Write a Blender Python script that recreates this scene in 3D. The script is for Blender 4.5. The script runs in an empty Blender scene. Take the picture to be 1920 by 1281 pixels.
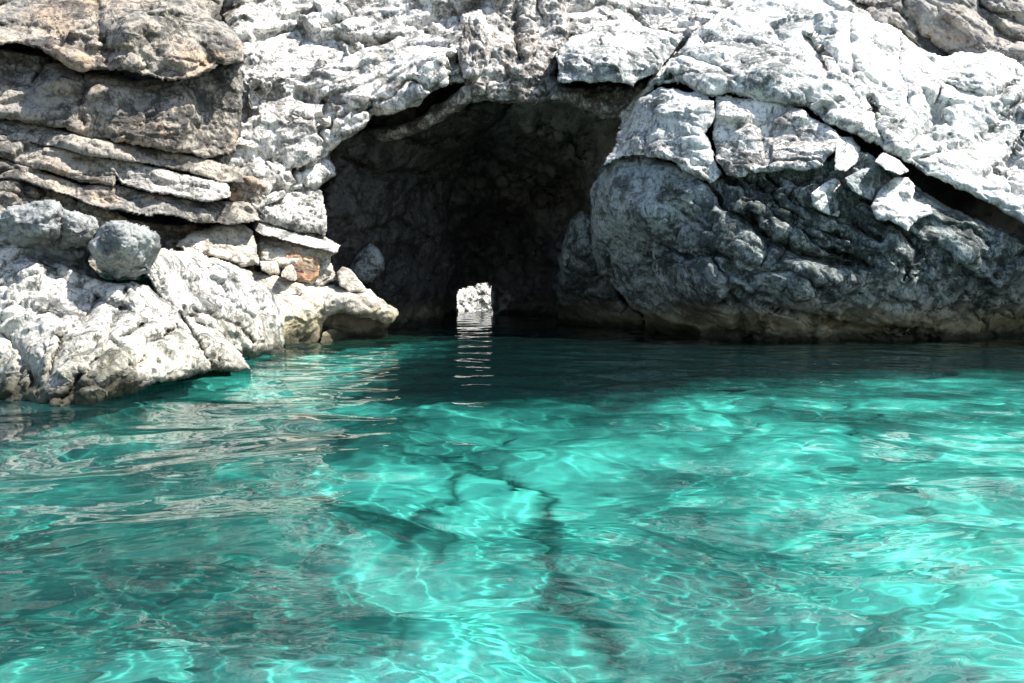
import bpy, math, numpy as np
from mathutils import Vector

# ------------------------------------------------------------------ camera
sc = bpy.context.scene
F = 1600.0; HOR = 545.0; H = 1.7            # focal length in photo pixels, horizon row, eye height above the water
PITCH = math.atan((640.5 - HOR) / F)
cd = bpy.data.cameras.new('camera'); cam = bpy.data.objects.new('camera', cd); sc.collection.objects.link(cam)
cd.lens = 36 * F / 1920; cd.clip_end = 600; cd.clip_start = .05
cam.location = (0, 0, H); cam.rotation_euler = (math.pi / 2 - PITCH, 0, 0); sc.camera = cam
# ------------------------------------------------------------------ sky and sun
EL, AZ = 57.0, 79.0
w = bpy.data.worlds.new('World'); sc.world = w; w.use_nodes = True
bg = w.node_tree.nodes['Background']; sky = w.node_tree.nodes.new('ShaderNodeTexSky')
sky.sky_type = 'NISHITA'; sky.sun_disc = False
sky.sun_elevation = math.radians(EL); sky.sun_rotation = math.radians(180 - AZ)
w.node_tree.links.new(sky.outputs[0], bg.inputs[0]); bg.inputs[1].default_value = .108
e, a = math.radians(EL), math.radians(AZ)
S = Vector((math.cos(e) * math.sin(a), -math.cos(e) * math.cos(a), math.sin(e)))
sl = bpy.data.lights.new('sun', 'SUN'); sun = bpy.data.objects.new('sun', sl); sc.collection.objects.link(sun)
sl.energy = 4.9; sl.angle = math.radians(.5); sl.color = (1, .955, .885)
sun.rotation_euler = S.to_track_quat('Z', 'Y').to_euler(); sun.location = (30, -10, 50)
sl.cycles.is_caustics_light = True
sc.view_settings.view_transform = 'Standard'; sc.view_settings.look = 'None'
sc.view_settings.exposure = 1.2; sc.view_settings.gamma = 1
sc.cycles.max_bounces = 10; sc.cycles.diffuse_bounces = 5
sc.cycles.use_denoising = True
sc.cycles.sample_clamp_indirect = 6

# ------------------------------------------------------------------ noise (numpy)
def hsh(ix, iy, iz, seed):
    h = (ix.astype(np.int64) * 374761393 + iy.astype(np.int64) * 668265263 + iz.astype(np.int64) * 2147483647 + seed * 144269504) & 0xffffffff
    h = ((h ^ (h >> 13)) * 1274126177) & 0xffffffff
    h = ((h ^ (h >> 15)) * 2246822519) & 0xffffffff
    return (h ^ (h >> 16)).astype(np.uint32)
def rnd(h, k):
    h = (h.astype(np.uint64) * (2654435761 + 40503 * 2 * k) + 97 * k) & 0xffffffff
    h = (h ^ (h >> 15)) * 2246822519 & 0xffffffff
    return ((h ^ (h >> 13)) & 0xffffff).astype(np.float64) / 16777215.0
def perlin(p, seed=0):
    i = np.floor(p).astype(np.int64); f = p - i; u = f * f * f * (f * (f * 6 - 15) + 10)
    out = np.zeros(len(p))
    for dx in (0, 1):
        wx = u[:, 0] if dx else 1 - u[:, 0]
        for dy in (0, 1):
            wy = u[:, 1] if dy else 1 - u[:, 1]
            for dz in (0, 1):
                wz = u[:, 2] if dz else 1 - u[:, 2]
                h = hsh(i[:, 0] + dx, i[:, 1] + dy, i[:, 2] + dz, seed)
                g = ((h & 1023) / 511.5 - 1) * (f[:, 0] - dx) + (((h >> 10) & 1023) / 511.5 - 1) * (f[:, 1] - dy) + (((h >> 20) & 1023) / 511.5 - 1) * (f[:, 2] - dz)
                out += wx * wy * wz * g
    return out
def fbm(p, octv, seed=0, ridged=False, gain=.5):
    o = np.zeros(len(p)); am = 1.; s = 1.
    for k in range(octv):
        n = perlin(p * s, seed + k * 17)
        o += am * ((.35 - np.abs(n)) * 1.6 if ridged else n)
        am *= gain; s *= 2.03
    return o
def worley(p, seed=0, jit=.9):
    """F1, F2, hash and offset to the nearest cell centre"""
    i = np.floor(p).astype(np.int64)
    n = len(p); f1 = np.full(n, 9.); f2 = np.full(n, 9.); hh = np.zeros(n, np.uint32); off = np.zeros((n, 3))
    for dx in (-1, 0, 1):
        for dy in (-1, 0, 1):
            for dz in (-1, 0, 1):
                c = i + (dx, dy, dz); h = hsh(c[:, 0], c[:, 1], c[:, 2], seed)
                q = np.stack([c[:, 0] + .5 + jit * ((h & 1023) / 1023. - .5), c[:, 1] + .5 + jit * (((h >> 10) & 1023) / 1023. - .5),
                              c[:, 2] + .5 + jit * (((h >> 20) & 1023) / 1023. - .5)], 1)
                d = p - q; r = np.sqrt((d * d).sum(1)); m = r < f1
                f2 = np.where(m, f1, np.minimum(f2, r))
                f1 = np.where(m, r, f1); hh = np.where(m, h, hh); off[m] = d[m]
    return f1, f2, hh, off

# ------------------------------------------------------------------ geometry helpers
sp_, cp_ = math.sin(PITCH), math.cos(PITCH)
def rays(U, V):
    x = (U - 960) / F; y = -(V - 640.5) / F
    dy = cp_ + y * sp_; dz = -sp_ + y * cp_
    return x / dy, dz / dy                  # per metre of distance along y
def DW(v):                                  # distance of the water's edge seen at row v
    return -H / rays(np.array(960.), np.array(float(v)))[1]
def sdf(U, V, poly):
    P = np.array(poly, float); n = len(P)
    d2 = np.full(U.shape, 1e18); inside = np.zeros(U.shape, bool)
    for k in range(n):
        a_, b_ = P[k], P[(k + 1) % n]; e_ = b_ - a_
        wx = U - a_[0]; wy = V - a_[1]
        t = np.clip((wx * e_[0] + wy * e_[1]) / (e_ @ e_ + 1e-9), 0, 1)
        d2 = np.minimum(d2, (wx - t * e_[0]) ** 2 + (wy - t * e_[1]) ** 2)
        if a_[1] != b_[1]:
            c = ((a_[1] > V) != (b_[1] > V)) & (U < (b_[0] - a_[0]) * (V - a_[1]) / (b_[1] - a_[1]) + a_[0])
            inside ^= c
    d = np.sqrt(d2)
    return np.where(inside, d, -d)
def line_dist(U, V, pts):
    P = np.array(pts, float); best = np.full(U.shape, 1e18); tt = np.zeros(U.shape)
    n = len(P) - 1
    for k in range(n):
        a_, b_ = P[k], P[k + 1]; e_ = b_ - a_
        wx = U - a_[0]; wy = V - a_[1]
        t = np.clip((wx * e_[0] + wy * e_[1]) / (e_ @ e_ + 1e-9), 0, 1)
        d2 = (wx - t * e_[0]) ** 2 + (wy - t * e_[1]) ** 2
        m = d2 < best; best = np.where(m, d2, best); tt = np.where(m, (k + t) / n, tt)
    return np.sqrt(best), tt
def surf(ctrl):
    """smooth surface through control points (u, v, distance)"""
    C = np.array(ctrl, float); x = C[:, :2] / 300.; n = len(C)
    if n == 1: return lambda U, V: np.full(U.shape, C[0, 2])
    r = np.sqrt(((x[:, None] - x[None]) ** 2).sum(-1)); K = r + 0.0
    A = np.zeros((n + 3, n + 3)); A[:n, :n] = -K - 1e-3 * np.eye(n)
    A[:n, n] = 1; A[:n, n + 1:] = x; A[n, :n] = 1; A[n + 1:, :n] = x.T
    if n < 4: A[n:, n:] = -1e-6 * np.eye(3)
    s = np.linalg.lstsq(A, np.r_[C[:, 2], 0, 0, 0], rcond=None)[0]
    def f(U, V):
        o = s[n] + s[n + 1] * U / 300. + s[n + 2] * V / 300.
        for k in range(n):
            o = o - s[k] * np.sqrt((U / 300. - x[k, 0]) ** 2 + (V / 300. - x[k, 1]) ** 2 + .004)
        return o
    return f
def make_mesh(name, co, quads, tris, mat, smooth=True, parent=None, origin=None):
    if origin is None: origin = co.mean(0)
    co = co - origin
    me = bpy.data.meshes.new(name); me.vertices.add(len(co)); me.vertices.foreach_set('co', co.astype('f').ravel())
    nq, nt = len(quads), len(tris)
    li = np.r_[quads.ravel(), tris.ravel()].astype('i')
    me.loops.add(len(li)); me.loops.foreach_set('vertex_index', li)
    me.polygons.add(nq + nt)
    me.polygons.foreach_set('loop_start', np.r_[np.arange(nq) * 4, nq * 4 + np.arange(nt) * 3].astype('i'))
    me.polygons.foreach_set('use_smooth', np.full(nq + nt, smooth))
    me.update(); me.validate(); me.materials.append(mat)
    o = bpy.data.objects.new(name, me); sc.collection.objects.link(o)
    o.location = origin
    if parent is not None:
        o.parent = parent; o.location = Vector(origin) - parent.location
    o.cycles.is_caustics_receiver = True
    return o
def tag(o, label=None, cat=None, group=None, kind=None):
    for k, v in (('label', label), ('category', cat), ('group', group), ('kind', kind)):
        if v: o[k] = v
    return o
def thing(name, label, cat, loc, group=None):
    o = bpy.data.objects.new(name, None); sc.collection.objects.link(o); o.location = loc; o.empty_display_size = .5
    return tag(o, label, cat, group)

SEED = [10]
def rock(name, mat, poly, ctrl, R=1.2, k=1.0, T=3.0, step=2.0, warp=7, amp=1.0, fac=(1.1, .16), fac2=(.42, .055), big=.22, fine=.05,
         tilt=0., stretch=2.2, cracks=.10, lines=(), bumps=(), edw=.12, stain_shade=(), dn=0., parent=None, hole=None, seed=None, power=2.0):
    """a solid piece of rock: outline `poly`, distances `ctrl` (both read along sight lines of the survey photo), rounded edges R,
    faulted facets fac/fac2 = (cell size, height), crevices `lines` = (points, width m, depth m), bumps = (u, v, ru, rv, metres)"""
    SEED[0] += 1; sd = SEED[0] if seed is None else seed
    P = np.array(poly, float)
    u = np.arange(P[:, 0].min() - 12, P[:, 0].max() + 12, step); v = np.arange(P[:, 1].min() - 12, P[:, 1].max() + 12, step)
    U, V = np.meshgrid(u, v); sh = U.shape
    n3 = np.stack([U.ravel() / 60., V.ravel() / 60., np.full(U.size, sd * 1.7)], 1)
    wu = (fbm(n3, 4, sd) * warp * 2).reshape(sh); wv = (fbm(n3 + 31.7, 4, sd + 5) * warp * 2).reshape(sh)
    UU, VV = U + wu, V + wv
    s = sdf(UU, VV, poly)
    if hole: s = np.minimum(s, -sdf(UU, VV, hole))
    D = surf(ctrl)(U, V)
    sm = s * D / F
    # rounded edges
    q = np.clip(1 - sm / R, 0, 1)
    D = D + R * k * (1 - np.sqrt(np.clip(1 - q ** power, 0, 1)))
    if dn: D = D + dn * (fbm(np.stack([U.ravel() / 95., V.ravel() / 95., np.full(U.size, 3.3)], 1), 4, sd + 88).reshape(sh)) * np.clip((D - 36) / 8, 0, 1)
    for b in bumps:
        r2 = ((UU - b[0]) / b[2]) ** 2 + ((VV - b[1]) / b[3]) ** 2
        D = D - b[4] * np.sqrt(np.clip(1 - r2, 0, 1)) if len(b) > 5 else D - b[4] * np.exp(-r2 * 1.6)
    for ln in lines:
        d_, t_ = line_dist(UU, VV, ln[0]); d_ = d_ * D / F
        ww = ln[1] * (.35 + 1.0 * np.sin(np.pi * np.clip(t_, .04, .96)) )
        D = D + ln[2] * np.exp(-(d_ / ww) ** 1.1)
    rx, rz = rays(U, V)
    pos = np.stack([rx * D, D, H + rz * D], -1)
    du = np.gradient(pos, axis=1); dv = np.gradient(pos, axis=0)
    N = np.cross(du, dv); N /= np.linalg.norm(N, axis=-1, keepdims=True) + 1e-12
    N[N[..., 1] > 0] *= -1
    toc = np.stack([-rx, -np.ones_like(rx), -rz], -1); toc /= np.linalg.norm(toc, axis=-1, keepdims=True)
    face = np.clip((N * toc).sum(-1), 0, 1); face = np.clip(.2 + 1.3 * face, 0, 1)
    N = N * .7 + toc; N /= np.linalg.norm(N, axis=-1, keepdims=True)
    valid = s > -step * .9
    p = pos[valid]; nn = N[valid]; ss = s[valid]
    # faulted, bedded displacement
    ct, st = math.cos(math.radians(tilt)), math.sin(math.radians(tilt))
    g = np.stack([(p[:, 0] * ct - p[:, 2] * st) / stretch, p[:, 1] / 1.5, (p[:, 0] * st + p[:, 2] * ct)], 1)
    wv3 = np.stack([fbm(p / .9 + 11, 3, sd), fbm(p / .9 + 57, 3, sd + 3), fbm(p / .9 + 91, 3, sd + 7)], 1)
    disp = big * fbm(p / 2.4, 3, sd + 2) * 2
    for kk, (sz, hh_) in enumerate((fac, fac2)):
        if hh_ <= 0: continue
        f1, f2, h, off = worley((g + wv3 * sz * .22) / sz, sd + 40 * kk)
        tl = np.stack([rnd(h, 1) - .5, rnd(h, 2) - .5, rnd(h, 3) - .5], 1)
        ed = np.clip((f2 - f1) / edw, 0, 1); ed = ed * ed * (3 - 2 * ed)
        disp += ed * hh_ * ((rnd(h, 4) - .5) * 1.5 + (off * tl).sum(1) * 2.8)
        disp -= cracks * (sz / 1.1) * np.exp(-((f2 - f1) / .09)) * np.clip(fbm(p / 1.7, 2, sd + 60) * 3 + .4, 0, 1)
    disp += fine * 1.5 * (fbm(g / .34, 5, sd + 9, ridged=True, gain=.66) - .3)
    p = p + nn * (disp * amp * face[valid] * np.clip(.35 + ss / 14., .35, 1))[:, None]
    dt = np.zeros(sh)
    for dp, soft in stain_shade: dt = np.maximum(dt, np.clip(sdf(UU + wv * 1.5, VV + wu * 1.5, dp) / soft + .5, 0, 1))  # mask for dark areas: real lichen, and shade painted into the colour
    dt = dt[valid]
    idx = np.full(sh, -1); idx[valid] = np.arange(valid.sum())
    Q = np.stack([idx[:-1, :-1], idx[1:, :-1], idx[1:, 1:], idx[:-1, 1:]], -1).reshape(-1, 4)
    Q = Q[(Q >= 0).all(1)]
    used = np.zeros(len(p), bool); used[Q.ravel()] = True
    rm = np.cumsum(used) - 1; p = p[used]; Q = rm[Q]; dt = dt[used]
    # close it: skirt going back, then a rear cap
    E_ = np.concatenate([Q[:, [0, 1]], Q[:, [1, 2]], Q[:, [2, 3]], Q[:, [3, 0]]])
    key = np.minimum(E_[:, 0], E_[:, 1]).astype(np.int64) * len(p) + np.maximum(E_[:, 0], E_[:, 1])
    uq, inv, cnt = np.unique(key, return_inverse=True, return_counts=True)
    B = E_[cnt[inv] == 1]
    dirv = p - np.array([0, 0, H]); dirv /= np.linalg.norm(dirv, axis=1, keepdims=True)
    n0 = len(p); sk = np.stack([B[:, 1], B[:, 0], B[:, 0] + n0, B[:, 1] + n0], 1)
    o = make_mesh(name, np.concatenate([p, p + dirv * T]), np.concatenate([Q, sk, Q[:, ::-1] + n0]), np.zeros((0, 3), int), mat, parent=parent)
    if stain_shade: o.data.attributes.new('lichen_shade', 'FLOAT', 'POINT').data.foreach_set('value', np.r_[dt, dt].astype('f'))
    return o

# ------------------------------------------------------------------ rock materials
def rock_mat(name, c1, c2, dark=(.07, .07, .065), dk=.42, speck=.5, streak=(.2, .2, .21), sk=.3, stain=(.3, .17, .09), stn=.12, tide=1.0, bed=.3,
             bump=.8, rough=.95, tint2=None):
    m = bpy.data.materials.new(name); m.use_nodes = True; nt = m.node_tree; n = nt.nodes; L = nt.links.new
    b = n['Principled BSDF']; b.inputs['Roughness'].default_value = rough; b.inputs['Specular IOR Level'].default_value = .25
    tc = n.new('ShaderNodeNewGeometry').outputs['Position']
    def noise(scale, det=8, ro=.6, vec=None, dist=0):
        x = n.new('ShaderNodeTexNoise'); x.inputs['Scale'].default_value = scale; x.inputs['Detail'].default_value = det
        x.inputs['Roughness'].default_value = ro; x.inputs['Distortion'].default_value = dist; L(vec or tc, x.inputs['Vector']); return x.outputs[0]
    def ramp(x, lo, hi, inv=False):
        r = n.new('ShaderNodeMapRange'); r.inputs[1].default_value = lo; r.inputs[2].default_value = hi
        r.inputs[3].default_value = 1. if inv else 0.; r.inputs[4].default_value = 0. if inv else 1.; L(x, r.inputs[0]); return r.outputs[0]
    def mix(f, A, B):
        x = n.new('ShaderNodeMix'); x.data_type = 'RGBA'
        for s_, val in ((x.inputs[0], f), (x.inputs[6], A), (x.inputs[7], B)):
            if isinstance(val, (int, float)): s_.default_value = val
            elif isinstance(val, tuple): s_.default_value = (*val, 1)
            else: L(val, s_)
        return x.outputs[2]
    def mul(a_, b_):
        x = n.new('ShaderNodeMath'); x.operation = 'MULTIPLY'
        for i_, val in enumerate((a_, b_)):
            if isinstance(val, (int, float)): x.inputs[i_].default_value = val
            else: L(val, x.inputs[i_])
        return x.outputs[0]
    def vscale(v3, rot=(0, 0, 0)):
        x = n.new('ShaderNodeMapping'); x.inputs['Scale'].default_value = v3; x.inputs['Rotation'].default_value = rot; L(tc, x.inputs['Vector']); return x.outputs[0]
    col = mix(ramp(noise(.7, 6), .35, .65), c1, c2)
    if tint2: col = mix(ramp(noise(.33, 5), .5, .62), col, tint2)
    col = mix(mul(ramp(noise(1.0, 9, .65, vscale((1.6, 1.6, .35), (0, .15, 0))), .52, .66), sk), col, streak)
    col = mix(mul(ramp(noise(.5, 7, .6, None, 1.2), .60, .70), stn), col, stain)
    col = mix(mul(ramp(noise(1.1, 12, .7, None, .6), .50, .575), dk), col, dark)
    col = mix(mul(ramp(noise(5.0, 10, .8), .515, .565), mul(ramp(noise(.8, 4), .42, .58), speck)), col, dark)
    col = mix(mul(ramp(noise(9.0, 8, .8, vscale((1, 1, .4), (0, .5, 0))), .53, .58), speck), col, dark)
    la = n.new('ShaderNodeAttribute'); la.attribute_name = 'lichen_shade'; lm = n.new('ShaderNodeMath'); lm.operation = 'ADD'
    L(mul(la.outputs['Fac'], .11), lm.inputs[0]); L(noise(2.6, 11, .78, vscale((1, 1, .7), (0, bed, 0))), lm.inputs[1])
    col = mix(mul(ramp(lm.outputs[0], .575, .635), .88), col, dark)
    def fissure(scale, width, off, vs=(1, 1, 1)):
        vo = n.new('ShaderNodeTexVoronoi'); vo.feature = 'DISTANCE_TO_EDGE'; vo.inputs['Scale'].default_value = scale
        nz = n.new('ShaderNodeTexNoise'); nz.inputs['Scale'].default_value = scale * 1.1; nz.inputs['Detail'].default_value = 6; nz.inputs['Roughness'].default_value = .65
        L(tc, nz.inputs['Vector']); s_ = n.new('ShaderNodeVectorMath'); s_.operation = 'SCALE'; s_.inputs['Scale'].default_value = 1.1 / scale
        L(nz.outputs['Color'], s_.inputs[0]); w_ = n.new('ShaderNodeVectorMath'); w_.operation = 'ADD'; L(vscale(vs, (0, off, 0)), w_.inputs[0]); L(s_.outputs[0], w_.inputs[1]); L(w_.outputs[0], vo.inputs['Vector'])
        return mul(ramp(vo.outputs['Distance'], .0, width, True), ramp(noise(scale * .5, 3), .49, .58))
    mxn = n.new('ShaderNodeMath'); mxn.operation = 'MAXIMUM'; L(fissure(.75, .035, bed, (.6, 1, 1.5)), mxn.inputs[0]); L(mul(fissure(2.2, .05, bed, (.5, 1, 1.5)), .6), mxn.inputs[1])
    crk = mxn.outputs[0]
    col = mix(mul(crk, .7), col, dark)
    if tide:
        sx = n.new('ShaderNodeSeparateXYZ'); L(tc, sx.inputs[0]); ad = n.new('ShaderNodeMath'); ad.operation = 'ADD'
        L(sx.outputs['Z'], ad.inputs[0]); L(mul(noise(1.1, 6), -.9), ad.inputs[1]); z = ad.outputs[0]
        col = mix(mul(ramp(z, .15, .9, True), .8 * tide), col, (.24, .21, .11))
        col = mix(mul(ramp(z, -.27, .0, True), .9), col, (.035, .033, .02))
    L(col, b.inputs['Base Color'])
    bp = n.new('ShaderNodeBump'); bp.inputs['Strength'].default_value = bump; bp.inputs['Distance'].default_value = .12
    h1 = mul(noise(4., 12, .68), 1.); ad = n.new('ShaderNodeMath'); ad.operation = 'SUBTRACT'; L(h1, ad.inputs[0]); L(mul(crk, .6), ad.inputs[1])
    L(ad.outputs[0], bp.inputs['Height']); L(bp.outputs[0], b.inputs['Normal'])
    return m
M_white = rock_mat('white_limestone', (.84, .81, .755), (.68, .66, .62), dark=(.13, .125, .115), dk=.8, speck=.8, stn=.25, streak=(.30, .30, .30), sk=.5)
M_fore = rock_mat('pale_limestone', (.67, .64, .58), (.46, .45, .42), dark=(.09, .095, .09), dk=.85, speck=.9, tide=.35, streak=(.26, .28, .28), sk=.5)
M_shade_grey = rock_mat('shade_grey_limestone', (.36, .37, .355), (.26, .27, .265), dark=(.07, .075, .075), dk=.7, speck=.7)  # base colour greyed down to carry the shade on these boulders
M_left = rock_mat('tan_limestone', (.40, .36, .30), (.28, .265, .235), tint2=(.41, .31, .22), dark=(.055, .053, .05), dk=.8, speck=.75, stn=.35, stain=(.32, .20, .12), streak=(.14, .155, .165), sk=.6)
M_ledge = rock_mat('cream_limestone', (.66, .61, .50), (.52, .49, .43), dark=(.14, .13, .11), dk=.6, speck=.65, stn=.2, stain=(.4, .25, .12))
M_right = rock_mat('grey_limestone', (.84, .82, .775), (.70, .69, .655), dark=(.11, .12, .115), dk=.5, speck=.55, streak=(.32, .35, .35), sk=.45, stn=.08, tint2=(.55, .565, .54))
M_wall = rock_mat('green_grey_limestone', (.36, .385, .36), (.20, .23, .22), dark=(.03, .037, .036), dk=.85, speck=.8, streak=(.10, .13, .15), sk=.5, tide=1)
M_brown = rock_mat('brown_limestone', (.46, .41, .35), (.34, .32, .30), dk=.45, speck=.4, stn=.7, stain=(.30, .15, .08))
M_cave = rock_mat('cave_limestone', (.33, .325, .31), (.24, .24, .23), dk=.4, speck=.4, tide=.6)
M_rust = rock_mat('rust_stained_limestone', (.44, .20, .08), (.46, .36, .24), dk=.6, speck=.6, stn=.8, stain=(.28, .10, .05))
M_smooth = rock_mat('smooth_grey_limestone', (.42, .46, .45), (.28, .32, .315), dark=(.05, .06, .06), dk=.8, speck=.7, streak=(.18, .22, .21), sk=.5)
M_pale = rock_mat('weathered_limestone', (.46, .44, .40), (.32, .31, .29), dark=(.06, .06, .055), dk=.8, speck=.8)
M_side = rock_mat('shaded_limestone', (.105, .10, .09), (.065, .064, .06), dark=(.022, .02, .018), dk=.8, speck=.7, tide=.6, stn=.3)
M_far = rock_mat('far_limestone', (.66, .65, .62), (.5, .5, .48), dk=.8, speck=.8, tide=0)
M_arch = rock_mat('streaked_limestone', (.60, .57, .53), (.44, .42, .40), dark=(.08, .07, .06), dk=.75, speck=.8, streak=(.27, .20, .16), sk=.8, stn=.3, stain=(.3, .17, .12))
M_gap = rock_mat('crevice_shade_limestone', (.12, .115, .105), (.08, .08, .075), dk=.6, speck=.5)  # very dark colour stands in for the shade inside gaps and crevices

# ------------------------------------------------------------------ the cliff behind the loose blocks, and the cave
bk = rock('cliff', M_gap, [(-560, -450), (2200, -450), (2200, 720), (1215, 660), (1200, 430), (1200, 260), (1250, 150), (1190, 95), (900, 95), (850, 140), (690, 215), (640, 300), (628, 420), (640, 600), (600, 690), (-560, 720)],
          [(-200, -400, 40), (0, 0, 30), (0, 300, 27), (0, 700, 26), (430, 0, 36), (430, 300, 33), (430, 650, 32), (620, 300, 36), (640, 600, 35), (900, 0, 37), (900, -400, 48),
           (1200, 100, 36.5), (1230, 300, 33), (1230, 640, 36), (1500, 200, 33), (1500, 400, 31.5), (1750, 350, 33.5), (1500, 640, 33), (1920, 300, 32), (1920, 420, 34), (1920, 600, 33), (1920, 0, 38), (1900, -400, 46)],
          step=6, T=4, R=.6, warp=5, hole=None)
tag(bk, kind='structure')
cave_hole = [(858, 548), (863, 541), (873, 540), (884, 535), (889, 540), (894, 531), (906, 528), (918, 532), (924, 546), (924, 620), (857, 620), (855, 566)]
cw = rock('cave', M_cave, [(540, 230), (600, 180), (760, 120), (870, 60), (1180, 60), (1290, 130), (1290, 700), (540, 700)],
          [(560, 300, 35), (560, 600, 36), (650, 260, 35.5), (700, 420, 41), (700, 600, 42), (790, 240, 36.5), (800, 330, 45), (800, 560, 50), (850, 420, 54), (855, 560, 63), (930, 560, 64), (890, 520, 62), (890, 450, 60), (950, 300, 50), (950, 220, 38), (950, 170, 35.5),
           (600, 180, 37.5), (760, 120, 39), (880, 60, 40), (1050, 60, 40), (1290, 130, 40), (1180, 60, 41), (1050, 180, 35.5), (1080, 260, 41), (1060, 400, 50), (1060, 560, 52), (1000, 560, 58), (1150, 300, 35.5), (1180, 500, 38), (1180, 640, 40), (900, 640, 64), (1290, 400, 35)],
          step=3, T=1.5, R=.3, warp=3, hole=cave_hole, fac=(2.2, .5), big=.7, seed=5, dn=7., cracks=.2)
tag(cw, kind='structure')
# the body of the headland the tunnel runs through (keeps the sun out of the cave)
def prism(name, pts, x0, x1, mat):
    nx = 60; xs = np.linspace(x0, x1, nx); P = np.array(pts, float); seg = []
    for k in range(len(P)):
        a_, b_ = P[k], P[(k + 1) % len(P)]; m_ = max(2, int(np.linalg.norm(b_ - a_) / 1.0)); t = np.arange(m_)[:, None] / m_
        seg.append(a_ + (b_ - a_) * t)
    R_ = np.concatenate(seg); m_ = len(R_)
    co = np.stack([np.repeat(xs, m_), np.tile(R_[:, 0], nx), np.tile(R_[:, 1], nx)], 1)
    co[:, 1:] += .5 * np.stack([fbm(co / 3, 3, 3), fbm(co / 3 + 9, 3, 4)], 1)
    i = np.arange(nx * m_).reshape(nx, m_); j = np.roll(i, -1, 1)
    Q = np.stack([i[:-1], i[1:], j[1:], j[:-1]], -1).reshape(-1, 4)
    c = np.array([[x0, P[:, 0].mean(), P[:, 1].mean()], [x1, P[:, 0].mean(), P[:, 1].mean()]])
    n_ = len(co); t1 = np.stack([i[0], j[0], np.full(m_, n_)], 1); t2 = np.stack([j[-1], i[-1], np.full(m_, n_ + 1)], 1)
    return tag(make_mesh(name, np.concatenate([co, c]), Q, np.concatenate([t1, t2]), mat), kind='structure')
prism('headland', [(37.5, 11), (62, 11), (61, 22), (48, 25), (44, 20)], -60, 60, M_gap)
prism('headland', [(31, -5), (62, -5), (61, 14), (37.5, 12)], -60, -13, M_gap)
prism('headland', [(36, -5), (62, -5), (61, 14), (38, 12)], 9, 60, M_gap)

# ------------------------------------------------------------------ cliff masses
W_ = lambda u, v: (u, v, DW(v))
tag(rock('cliff_face', M_white, [(395, -420), (1010, -420), (985, -40), (905, 60), (872, 110), (868, 150), (838, 158), (795, 190), (745, 208), (700, 214), (690, 236), (640, 262), (618, 282), (628, 330), (590, 352), (560, 360), (470, 400), (430, 390), (405, 300), (425, 200), (430, 100), (415, 20)],
     [(600, 350, 31.5), (450, 380, 29.5), (430, 150, 32), (620, 200, 32.2), (800, 180, 31.6), (700, 0, 36), (470, 0, 35), (900, 0, 34.5), (700, -400, 45), (450, -400, 45)],
     R=1.0, tilt=-28, fac=(2.1, .5), fac2=(.5, .1), fine=.06, big=.22, cracks=.3, stretch=3., edw=.06,
     lines=[([(480, 160), (500, 185), (560, 180), (620, 195), (700, 205)], .3, .6), ([(560, 90), (600, 60), (680, 20)], .15, .4), ([(700, 120), (760, 90), (840, 95)], .12, .35), ([(420, 330), (480, 300), (560, 320), (620, 290)], .22, .6)],
     bumps=[(500, 140, 60, 40, .8), (560, 200, 50, 30, .4), (660, 190, 40, 28, .5), (810, 130, 60, 40, .6), (600, 120, 90, 50, .5)]),
    'tall bright white fractured cliff face left of the cave mouth', 'cliff')
tag(rock('cliff_face', M_white, [(1040, -420), (1640, -420), (1560, -40), (1440, 20), (1300, 100), (1210, 120), (1120, 90), (1020, 70), (960, -20), (985, -60)],
     [(1200, 100, 34.5), (1000, 40, 35), (1400, 0, 36.5), (1250, -400, 46), (1550, -400, 46)], tilt=10, fac=(1.3, .3), fac2=(.45, .09), fine=.05, edw=.06,
     lines=[([(1000, 20), (1060, 30), (1130, 10)], .15, .5), ([(1180, 20), (1220, 60), (1260, 60)], .15, .5)]),
    'upper pale cliff face above the hanging block over the cave mouth', 'cliff')
tag(rock('rock_arch', M_arch, [(905, -60), (1010, -60), (1060, 0), (1080, 60), (1050, 95), (1042, 140), (1070, 165), (1180, 160), (1215, 150), (1200, 185), (1170, 235), (1120, 215), (1040, 190), (960, 192), (905, 188), (850, 212), (800, 240), (740, 262), (690, 262), (700, 246), (770, 225), (830, 190), (868, 165), (872, 110)],
     [(880, 170, 32.4), (880, 110, 32.2), (960, 40, 34.5), (960, -50, 36.5), (1000, 170, 32.8), (1150, 190, 33), (700, 255, 35), (800, 225, 33.8)], R=.5, k=1.3, T=4, tilt=-15, fac=(.8, .22), fac2=(.3, .08), fine=.1, stretch=1.6,
     lines=[([(965, 20), (960, 60), (975, 110)], .3, .8), ([(1010, 0), (1020, 60), (1000, 100)], .2, .6)],
     stain_shade=[([(850, 150), (960, 140), (1060, 130), (1200, 150), (1180, 230), (960, 195), (700, 270), (690, 240)], 30), ([(960, 20), (985, 20), (990, 110), (960, 110)], 12)],  # darkens the lip's lower band and a strip along the crevice
     bumps=[(975, 90, 55, 18, .5), (940, 130, 60, 15, .3), (890, 80, 14, 60, .4)]),
    'brown streaked rock lip arching over the top of the dark cave mouth', 'rock arch')
tag(rock('rock_pillar', M_arch, [(868, 30), (905, 20), (925, 60), (918, 110), (895, 148), (872, 150), (862, 110), (855, 60)], [(885, 145, 31.6), (890, 40, 33.2), (860, 90, 32.4)],
     R=.5, T=1.5, stretch=.35, fac=(.5, .1), fac2=(.2, .05), warp=4),
    'narrow brown streaked rock rib at the top left edge of the cave mouth', 'rock rib')
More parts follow.
